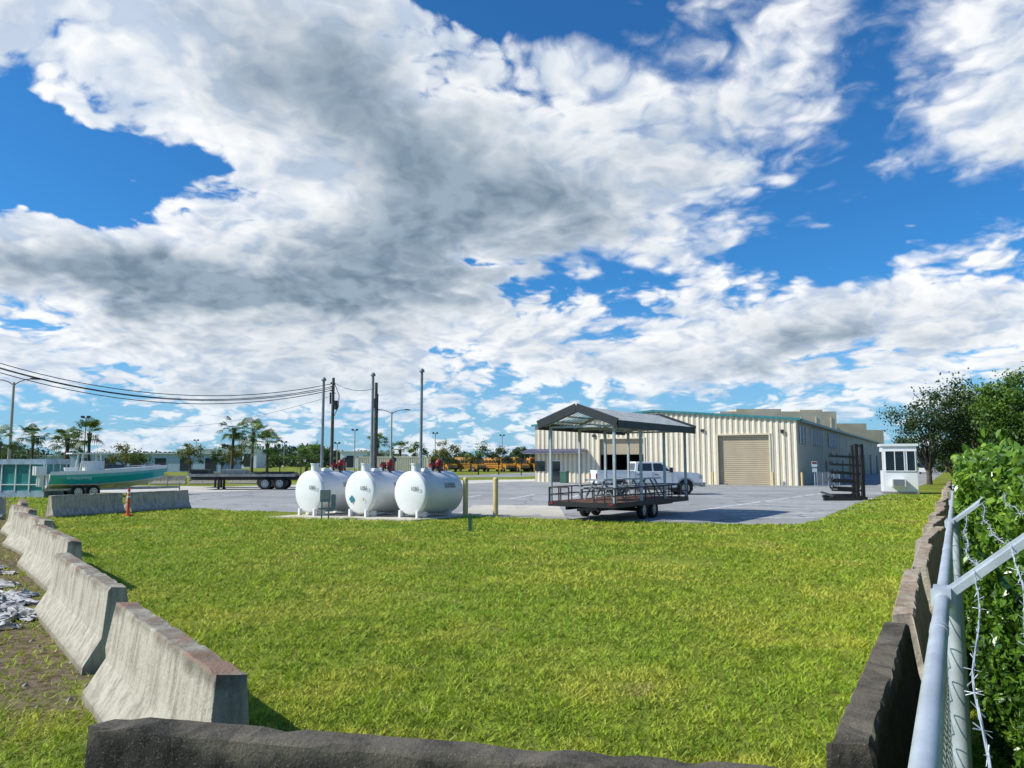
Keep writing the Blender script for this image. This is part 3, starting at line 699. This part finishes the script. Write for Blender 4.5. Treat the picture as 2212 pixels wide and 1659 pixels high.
for cx in(1.7,4.1,5.4):
    b.box((cx,1.3,DZ+.74),(1.5 if cx<5 else .8,.75,.05),0)
    for yy in(.72,1.88): b.box((cx,yy,DZ+.45),(1.5 if cx<5 else .8,.26,.05),0)
    for sx in(-.4,.4) if cx<5 else (-.2,.2):
        for s in(-1,1): b.beam((cx+sx,1.3+s*.6,DZ+.02),(cx+sx,1.3+s*.18,DZ+.72),.05,.05,1)
        b.box((cx+sx,1.3,DZ+.42),(.05,1.3,.05),1)
b.obj('picnic_tables',[M_gpost,M_vent],parent=te)

# ---------------------------------------------------------------- fuel tanks
ha=math.atan2(.81,.588)
def text(s,size,mat,parent,loc,rot):
    c=bpy.data.curves.new('lettering','FONT'); c.body=s; c.size=size; c.extrude=.002; c.align_x='CENTER'; c.materials.append(mat)
    o=bpy.data.objects.new('lettering',c); COL.objects.link(o); o.parent=parent; o.location=loc; o.rotation_euler=rot; return o
rngj=random.Random(3)
def tank(x,y,vent_top,i):
    e=empty('fuel_tank',(x,y,0),ha); Rr=.78; L=2.05; zc=.93; b=B()
    prof=[(.0,-.13),(.2,-.125),(.4,-.105),(.6,-.065),(.72,-.025),(Rr-.01,.0),(Rr,.02),(Rr,.10),(Rr+.006,.105),(Rr+.006,.13),(Rr,.135),(Rr,L*.5),(Rr,L-.1),(Rr,L),(.72,L+.03),(.5,L+.09),(0,L+.13)]
    b.rev(prof,(0,0,zc),(1,0,0),40,0)
    for sx in(.35,L-.35):
        for s in(-1,1): b.box((sx,s*.42,.10),(.12,.10,.32),0); 
        b.box((sx,0,.16),(.10,1.0,.16),0); b.box((sx,0,.0),(.2,1.2,.06),0)
    for s in(-.42,.42): b.box((-.03,s,.16),(.14,.09,.30),0); 
    b.cyl((.28,0,zc+Rr-.05),(.28,0,zc+Rr+.24),.15,n=16); b.cyl((.28,0,zc+Rr+.24),(.28,0,zc+Rr+.28),.18,n=16)
    b.cyl((1.2,.1,zc+Rr-.05),(1.2,.1,zc+Rr+.12),.12,n=12); b.box((.75,-.05,zc+Rr+.04),(.25,.2,.12),0)
    b.obj('shell',[M_white],parent=e)
    b=B(); zt=zc+Rr
    b.cyl((1.55,.0,zt-.05),(1.55,.0,zt+.18),.10,n=12); b.cyl((1.55,0,zt+.18),(1.55,0,zt+.23),.16,n=14); b.rev([(.0,.0),(.1,.02),(.13,.1),(.1,.2),(0,.24)],(1.55,0,zt+.2),(0,0,1),14,0)
    b.cyl((1.4,-.2,zt+.12),(1.85,.1,zt+.12),.05,n=10,mat=1); b.cyl((1.85,.1,zt-.1),(1.85,.1,zt+.42),.045,n=10); b.cyl((1.78,.1,zt+.42),(1.92,.1,zt+.42),.09,n=12,mat=1)
    b.box((1.3,.12,zt+.16),(.2,.14,.2),0); b.cyl((1.1,-.1,zt),(1.1,-.1,zt+.26),.035,n=8,mat=1); b.cyl((1.02,-.1,zt+.27),(1.18,-.1,zt+.27),.06,n=10)
    b.cyl((1.3,-.1,zt+.1),(1.3,-.35,zt-.12),.03,n=8,mat=1); b.cyl((.95,.15,zt+.1),(1.85,.15,zt+.1),.028,n=8,mat=1)
    b.obj('pump_and_valves',[M_red,M_dkgrey],parent=e)
    b=B(); b.cyl((.75,.18,zt-.05),(.75,.18,vent_top),.06,.05,12); b.cyl((.75,.18,vent_top),(.75,.18,vent_top+.05),.1,.1,12); b.cyl((.75,.18,vent_top+.05),(.75,.18,vent_top+.13),.1,.05,12); b.cyl((.75,.18,2.6),(.75,.18,2.66),.07,n=12)
    b.obj('vent_pipe',[M_vent],parent=e)
    b=B(); r2=Rr+.004
    def cp(xx,th,rr=r2): return (xx,-rr*math.cos(R(th)),zc+rr*math.sin(R(th)))
    for k in range(3):
        t0=12+k*5; b.add([cp(1.05,t0),cp(1.65,t0),cp(1.65,t0+5),cp(1.05,t0+5)],[(0,1,2,3)],0)
    for k in range(2):
        for j in range(7): 
            if rngj.random()<.8: t0=14+k*6.; xx=1.09+j*.075; b.add([cp(xx,t0,r2+.003),cp(xx+.04,t0,r2+.003),cp(xx+.04,t0+2.4,r2+.003),cp(xx,t0+2.4,r2+.003)],[(0,1,2,3)],1)
    b.obj('side_label',[M_label,M_text],parent=e)
    text('1203',.20,M_text,e,(-.142,-.36,zc+.10),(R(90),0,R(-90)))
    if i==1:
        b=B(); b.add([(-.145,.25,zc-.10),(-.145,.40,zc-.25),(-.145,.25,zc-.40),(-.145,.10,zc-.25)],[(0,1,2,3)],0); b.obj('hazard_placard',[M_placard],parent=e)
        text('3',.16,M_text,e,(-.142,-.36,zc-.30),(R(90),0,R(-90)))
tank(-7.65,29.2,5.2,0); tank(-5.62,28.6,5.32,1); tank(-3.68,28.0,5.4,2)
b=B()
pts=[(-8.9,28.6),(-3.4,26.9),(-1.2,30.0),(-6.7,31.8)]
b.add([(x_,y_,0) for x_,y_ in pts]+[(x_,y_,.05) for x_,y_ in pts],[(4,5,6,7),(0,1,5,4),(1,2,6,5),(2,3,7,6),(3,0,4,7)]); b.obj('concrete_pad',[M_conc_slab])
b=B(); 
for s in(-.12,.12): b.box((s,0,.5),(.05,.05,1.0),0)
b.box((0,-.06,.85),(.36,.16,.42),0); b.box((.28,0,.62),(.16,.14,.55),0); b.box((0,0,.4),(.5,.04,.05),0); b.box((0,-.145,.88),(.26,.012,.26),1)
b.obj('electrical_box',[M_greybox,M_silver],loc=(-6.6,27.5,0),rz=R(10),bevel=.01)
for x_,y_ in((-1.76,29.4),(-.62,29.4)):
    b=B(); b.rev([(.1,0),(.1,1.36),(.095,1.42),(.06,1.46),(0,1.475)],(0,0,0),(0,0,1),20,0); b.obj('bollard',[M_boll],loc=(x_,y_,0))
b=B(); b.prism([(-.05,0),(.05,0),(.05,.5),(.03,.54),(-.03,.54),(-.05,.5)],-.05,.05); b.box((0,0,.47),(.12,.12,.06)); b.obj('utility_marker_post',[M_green],loc=(-1.23,22.9,0),bevel=.005)
b=B(); b.cyl((0,0,0),(0,0,.08),.2,.18,16); b.cyl((0,0,.08),(0,0,1.05),.055,.045,12); 
for z_ in(.7,.85): b.cyl((0,0,z_),(0,0,z_+.07),.058,n=12,mat=1)
b.obj('traffic_delineator',[M_orange,M_white],loc=(-14.5,29.4,0))

# ---------------------------------------------------------------- poles, lamps, cables
def lamp(x,y,h,arms=2,rz=0):
    b=B(); b.cyl((0,0,0),(0,0,h-.3),.17 if h>8 else .11,.11,12)
    for s in ((1,-1) if arms==2 else (1,)):
        pts=[Vector((0,0,h-.6)),Vector((s*.6,0,h-.25)),Vector((s*1.3,0,h-.05)),Vector((s*2.0,0,h))]
        b.tube(pts,.05,8,1); b.prism([(s*1.9,h-.06),(s*2.8,h-.1),(s*2.85,h),(s*2.4,h+.1),(s*1.9,h+.07)],-.16,.16,1)
    b.obj('street_lamp',[M_concpole,M_dkgrey],loc=(x,y,0),rz=rz)
lamp(-48.8,75,10.1,2,R(-10)); lamp(-18,115,9.8,2,R(5))
def flood(x,y,h):
    b=B(); b.cyl((0,0,0),(0,0,h),.13,.09,8); b.box((0,0,h),(1.2,.1,.1),1)
    for s in(-.5,.5): b.box((s,-.15,h+.2),(.5,.35,.35),1)
    b.obj('floodlight_pole',[M_concpole,M_dkgrey],loc=(x,y,0))
for x_,y_,h_ in ((-72,130,9.4),(-36.7,180,9.3),(-19.9,200,9.3),(-2.8,220,9.4),(-90,220,8),(-59,200,7),(-43,190,6.5),(-77,210,6)): flood(x_,y_,h_)
b=B(); b.cyl((0,0,0),(0,0,8.6),.15,.11,12); b.cyl((-.3,0,7.4),(.25,0,7.4),.03,n=6,mat=1)
b.cyl((.28,-.1,6.1),(.28,-.1,6.8),.14,n=12,mat=1); b.box((-.2,0,7.0),(.12,.1,.9),1); b.tube([Vector((.1,-.1,8.2)),Vector((.5,-.1,7.2)),Vector((.45,-.1,6.3)),Vector((.1,-.12,5.5))],.03,6,1)
for z_ in(8.2,7.9,7.6): b.cyl((-.22,0,z_),(-.12,0,z_),.06,n=8,mat=1)
b.obj('utility_pole',[M_pole,M_dkgrey],loc=(-14,60,0))
b=B(); b.cyl((0,0,0),(0,0,7.7),.15,.11,12); b.box((.0,-.15,6.2),(.2,.16,.7),1); b.cyl((.14,0,3),(.14,0,6.9),.03,n=6,mat=1); b.obj('utility_pole',[M_pole,M_dkgrey],loc=(-9.75,55,0))
b=B()
for dz,sg in((.0,0),(-.22,.3),(-.35,.0),(-.5,.5)):
    pts=[]
    for i in range(41):
        t=i/40*1.0; z_=8.15+dz-8.81*t+14.7*t*t+sg*4*t*(t-1)*.25; pts.append(Vector((-14-31*t,60-15*t,z_)))
    b.tube(pts,.028,5)
pts=[]
for i in range(17):
    t=i/16; pts.append(Vector((-13.9+4.1*t,60-5*t,8.2-.9*t-4*.35*t*(1-t))))
b.tube(pts,.02,5)
b.tube([Vector((-14-50*(i/20),60+70*(i/20),7.2+1.5*(i/20)-6*(i/20)*(1-i/20))) for i in range(21)],.015,5)
b.obj('overhead_cables',[M_black])

# ---------------------------------------------------------------- guard booths
b=B(); be=empty('guard_booth',(23.9,49.9,0),R(-20))
b.box((1.0,.8,1.6),(2.0,1.6,2.9),0); b.box((1.0,.8,.08),(2.1,1.7,.14),2); b.box((1.0,.8,3.12),(2.2,1.8,.16),0)
b.box((.72,-.015,2.1),(1.05,.03,1.25),1); b.box((1.65,-.015,2.1),(.45,.03,1.25),1); b.box((-.015,.8,2.1),(.03,1.1,1.2),1)
for x_ in(.17,.72,1.27,1.41,1.9): b.box((x_,-.04,2.1),(.05,.04,1.3),0)
for z_ in(1.46,2.74): b.box((1.03,-.04,z_),(1.8,.04,.05),0)
b.box((.72,-.035,2.3),(1.0,.012,.04),3)
b.box((.85,-.22,.72),(.8,.42,.48),0)
for j in range(8): b.box((.85,-.44,.53+j*.055),(.66,.02,.02),3)
b.obj('booth_shell',[M_white,M_glass2,M_silver,M_dkgrey],parent=be,bevel=.008)
b=B(); be=empty('guard_booth',(-31.0,44.6,0),R(-4))
b.box((2.1,1,.2),(4.4,2,.4),2); b.box((2.1,1,2.05),(4.6,2.2,.3),2); b.box((2.1,1,1.15),(4.3,1.9,1.55),1)
for i in range(6): b.box((.02+i*.84,-.0,1.15),(.06,.06,1.55),0)
for i in range(4): b.box((4.28,.1+i*.6,1.15),(.06,.06,1.55),0)
b.box((2.1,-.0,.75),(4.3,.05,.06),0)
b.obj('booth_shell',[M_white,M_tglass,M_blueg],parent=be)

# ---------------------------------------------------------------- cantilever rack
b=B()
for (x_,y_) in((18.25,41.0),(18.95,41.9),(19.6,44.5),(20.4,46)):
    b.box((x_,y_,1.5),(.16,.2,3.0)); b.box((x_-.8,y_,.08),(2.0,.18,.16))
    for z_ in(.5,.95,1.4,1.85,2.3): b.beam((x_,y_,z_),(x_-1.35,y_,z_+.06),.09,.09); b.box((x_-1.35,y_,z_+.14),(.05,.06,.16))
    b.beam((x_-.05,y_,.2),(x_-.6,y_,.1),.06,.06)
b.beam((18.25,41,2.9),(18.95,41.9,2.9),.07,.07); b.beam((18.25,41,.3),(18.95,41.9,1.5),.06,.06); b.beam((18.25,41,1.5),(18.95,41.9,2.8),.06,.06)
b.beam((17.0,41,.24),(18.5,46.4,.24),.12,.1); b.beam((17.0,41,1.05),(18.8,46.2,1.05),.1,.1)
b.obj('cantilever_rack',[M_black])
b=B(); b.cyl((0,0,0),(0,0,2.0),.03,n=8); b.box((0,-.04,1.85),(.45,.02,.45),1); b.box((0,-.052,1.95),(.4,.01,.16),2); b.box((0,-.04,1.35),(.4,.02,.3),1)
b.obj('warning_sign',[M_galv,M_white,M_red],loc=(25.2,64.5,0))
b=B()
for i in range(5): b.cyl((i*.6,i*.35,0),(i*.6,i*.35,1.2),.02,n=6)
for z_ in(.1,.6,1.2): b.cyl((0,0,z_),(2.4,1.4,z_),.018,n=6)
for i in range(24): b.cyl((i*.1,i*.058,.1),(i*.1,i*.058,1.2),.006,n=4)
b.obj('crowd_barrier',[M_galv],loc=(24.6,62.5,0))

# ---------------------------------------------------------------- boat on trailer
bo=empty('boat_on_trailer',(-26.6,44.2,0),R(42),.93); b=B()
St=16; L=6.9; rows=[]
for i in range(St+1):
    t=i/St; x_=L*t; wd=1.15*(1-max(0,(t-.45)/.55)**2.3)+.02; ke=.55+.02*t+ .62*max(0,(t-.6)/.4)**2.2; ch=.82+.42*max(0,(t-.3)/.7)**1.8; sh=1.45+.38*t**1.6
    rows.append([(x_,0,ke),(x_,-wd*.72,ch-.04),(x_,-wd*.80,ch+.03),(x_+.12*t,-wd*.98,(ch+sh)/2+.1),(x_+.22*t,-wd,sh),(x_+.2*t,-wd*.86,sh+.03)])
def strip(j0,j1,mt):
    for sg in(1,-1):
        vs=[];
        for r_ in rows: vs+=[(r_[j0][0],r_[j0][1]*sg,r_[j0][2]),(r_[j1][0],r_[j1][1]*sg,r_[j1][2])]
        b.add(vs,[(2*i,2*i+2,2*i+3,2*i+1) for i in range(St)],mt,True)
strip(0,1,0);strip(1,2,0);strip(2,3,1);strip(3,4,1);strip(4,5,0)
for sg in(1,-1):
    vs=[]
    for r_ in rows: vs+=[(r_[4][0],(r_[4][1]-.006)*sg,r_[4][2]-.06),(r_[4][0],(r_[4][1]-.006)*sg,r_[4][2]+.16)]
    b.add(vs,[(2*i,2*i+2,2*i+3,2*i+1) for i in range(St)],0,True)
vs=[];
for r_ in rows: vs+=[(r_[5][0],r_[5][1],r_[5][2]-.12),(r_[5][0],-r_[5][1],r_[5][2]-.12)]
b.add(vs,[(2*i,2*i+2,2*i+3,2*i+1) for i in range(St)],0)
r0=rows[0]; b.add([r0[0],r0[1],r0[3],r0[4],(0,-r0[4][1],r0[4][2]),(0,-r0[3][1],r0[3][2]),(0,-r0[1][1],r0[1][2])],[tuple(range(7))],0)
b.box((2.6,0,1.75),(1.1,.85,1.0),0); b.add([(3.16,-.42,2.2),(3.16,.42,2.2),(2.85,.38,2.6),(2.85,-.38,2.6)],[(0,1,2,3)],2)
b.box((1.3,0,1.55),(.7,.8,.6),0); b.box((2.3,0,2.72),(2.2,1.6,.08),0)
for x_ in(1.7,3.0):
    for s in(-.6,.6): b.cyl((x_,s,1.45),(x_+(.15 if x_<2 else -.15),s*.95,2.7),.04,n=8,mat=0)
for s in(-.35,.35):
    b.box((-.35,s,1.65),(.55,.4,.55),0); b.box((-.3,s,1.1),(.22,.16,.8),0); b.cyl((-.35,s,.72),(-.1,s,.72),.06,n=8)
for i in range(6): b.cyl((4.2+i*.45,-.95+.13*i,1.6+.03*i),(4.2+i*.45,-.93+.13*i,1.95),.015,n=6,mat=3)
b.cyl((4.2,-.93,1.95),(6.6,-.25,2.0),.018,n=6,mat=3)
b.obj('boat_hull',[M_wht2,M_tealhull,M_glass,M_galv],parent=bo)
text('Breezeway',.32,M_wht2,bo,(1.6,-1.16,1.14),(R(84),0,0))
b=B()
for s in(-.75,.75): b.box((3,s,.5),(6.6,.1,.14),0); b.beam((6.3,s,.5),(8.0,0,.5),.1,.12)
for x_ in(.3,2,4,6): b.box((x_,0,.48),(.1,1.5,.1),0)
for x_ in(1.6,2.45):
    for s in(-.95,.95): wheel(b,(x_,s,.36),.38,.24,mt=1,mr=2); 
for s in(-.95,.95): b.box((2.02,s,.80),(1.9,.28,.05),0)
b.cyl((8.0,0,0),(8.0,0,.8),.04,n=8); b.cyl((7.2,0,.5),(7.2,0,1.3),.04,n=8)
b.obj('boat_trailer',[M_silver,M_rub,M_rim],parent=bo)

# ---------------------------------------------------------------- flatbed trailers
def flatbed(x,y,rz,L=9,goose=True):
    e=empty('flatbed_trailer',(x,y,0),rz); b=B()
    b.box((L/2,0,1.1),(L,2.4,.16),0); 
    for s in(-.5,.5): b.box((L/2,s,.88),(L,.12,.34),0)
    for s in(-1.2,1.2): b.box((L/2,s,1.06),(L,.05,.2),2)
    b.box((.6,0,1.3),(1.2,1.4,.3),0)
    for s in(-.7,.7): b.box((2.0,s,.5),(.14,.14,1.0),0); b.box((2.0,s,.03),(.3,.3,.06),0)
    for k,x_ in enumerate((L-2.2,L-1.15)):
        for s in(-1.0,1.0): wheel(b,(x_,s,.45),.45,.4,mt=1,mr=3)
    for s in(-1.21,1.21): b.box((L-1.6,s,1.2),(2.6,.04,.1),0)
    for i in range(7): b.box((.7+i*1.2,-1.24,1.1),(.06,.04,.18),2)
    b.box((L*.4,0,1.32),(1.6,1.2,.28),2)
    b.obj('frame_and_wheels',[M_black,M_rub,M_silver,M_rim],parent=e)
flatbed(-23.6,57.5,R(5),7.6); flatbed(-25.5,62,R(2),8)
def car(x,y,rz,mt,s=1.0):
    b=B(); prof=[(-2.2,.35),(-2.25,.9),(-2.1,1.0),(1.0,1.02),(2.1,.9),(2.25,.6),(2.2,.35)]
    b.prism(prof,-.9,.9,0); vs=[(-2.0,-.82,1.0),(1.0,-.82,1.0),(.3,-.68,1.6),(-1.8,-.68,1.62),(-2.0,.82,1.0),(1.0,.82,1.0),(.3,.68,1.6),(-1.8,.68,1.62)]
    b.add(vs,[(0,1,2,3),(7,6,5,4),(0,3,7,4),(1,5,6,2)],1); b.add([vs[3],vs[2],vs[6],vs[7]],[(0,1,2,3)],0)
    for x_ in(-1.4,1.4):
        for sg in(-.82,.82): wheel(b,(x_,sg,.34),.34,.2,mt=2,mr=3,n=12)
    b.obj('parked_car',[mt,M_glass,M_rub,M_rim],loc=(x,y,0),rz=rz)
car(79,148,R(60),M_black); car(84,153,R(60),M_silver); car(90,163,R(60),M_bark); car(70,131,R(60),M_white)
for i in range(8): car(-98+i*5.5,128+random.uniform(-2,2),R(random.choice([5,80,95])),[M_white,M_silver,M_black,M_white][i%4])
busme=None
for i in range(13):
    if busme is None:
        b=B(); sec=[(-1.22,.5),(-1.25,2.4),(-1.1,2.8),(-.6,3.0),(.6,3.0),(1.1,2.8),(1.25,2.4),(1.22,.5)]
        n=len(sec); vs=[(-5,p_[0],p_[1]) for p_ in sec]+[(3.6,p_[0],p_[1]) for p_ in sec]
        b.add(vs,[(k,k+n,(k+1)%n+n,(k+1)%n) for k in range(n)]+[tuple(range(n)),tuple(range(2*n-1,n-1,-1))],0)
        b.prism([(3.6,.5),(5.2,.5),(5.2,1.3),(4.9,1.55),(3.6,1.7)],-1.05,1.05,0)
        for s in(-1.255,1.255):
            for k in range(10): b.box((-4.5+k*.8,s,2.05),(.62,.03,.55),1)
            for z_ in(1.0,1.5): b.box((-.7,s,z_),(8.5,.03,.07),1)
            for x_ in(-3,4.2): wheel(b,(x_,s*.86,.5),.5,.3,mt=2,mr=3,n=12)
        b.box((3.62,0,2.2),(.04,2.0,.8),1); b.box((-5.02,0,2.1),(.04,1.8,.6),1); b.box((5.25,0,.65),(.12,2.2,.3),2); b.box((5.21,0,1.0),(.03,1.2,.4),1)
        o=b.obj('school_bus',[M_yellow,M_glass,M_rub,M_rim]); busme=o.data
    else: o=bpy.data.objects.new('school_bus',busme); COL.objects.link(o)
    o.location=(-26+i*2.9+(3 if i>6 else 0),163+random.uniform(-1,1)-(i%3)*1.5,0); o.rotation_euler=(0,0,R(-62 if i%5 else -20))

# ---------------------------------------------------------------- plastic sheeting debris
b=B(); rr=random.Random(9)
for c in range(110):
    t=rr.random()**1.2; by=9.9+10*t; bx=-5.75-.80*(by-10.2)
    cx=bx-.40-rr.random()**1.3*1.3; cy=by+rr.uniform(-.4,.2); G=11; sz=rr.uniform(.15,.6); a0=rr.random()*6
    ph=[rr.uniform(0,6) for _ in range(4)]; vs=[]
    for i in range(G):
        for j in range(G):
            u_=(i/(G-1)-.5)*sz*1.7; v_=(j/(G-1)-.5)*sz*.6*(.6+.5*math.sin(i*.9+ph[0]))
            ed=abs(i/(G-1)-.5)+abs(j/(G-1)-.5)
            u_+=rr.uniform(-.02,.02); v_+=rr.uniform(-.03,.03)
            zz=.03+.05*abs(math.sin(i*1.3+ph[1])*math.cos(j*1.7+ph[2]))+.05*rr.random()*(1-ed)
            vs.append((cx+u_*math.cos(a0)-v_*math.sin(a0),cy+u_*math.sin(a0)+v_*math.cos(a0),max(.006,zz*(1.25-ed))))
    b.add(vs,[(i*G+j,(i+1)*G+j,(i+1)*G+j+1,i*G+j+1) for i in range(G-1) for j in range(G-1)],0,True)
b.obj('plastic_sheeting_debris',[M_sheet])
b=B()
for c in range(170):
    t=rr.random(); by=6.5+13*t; bx=-5.75-.80*(by-10.2); cx=bx-.4-rr.random()*2.0; s_=rr.uniform(.015,.05)
    b.add([(cx-s_,by,0),(cx,by-s_,0),(cx+s_,by,0),(cx,by+s_*.8,0),(cx+s_*.2,by,s_*.8)],[(0,1,4),(1,2,4),(2,3,4),(3,0,4)],0)
b.obj('stones',[M_stone])
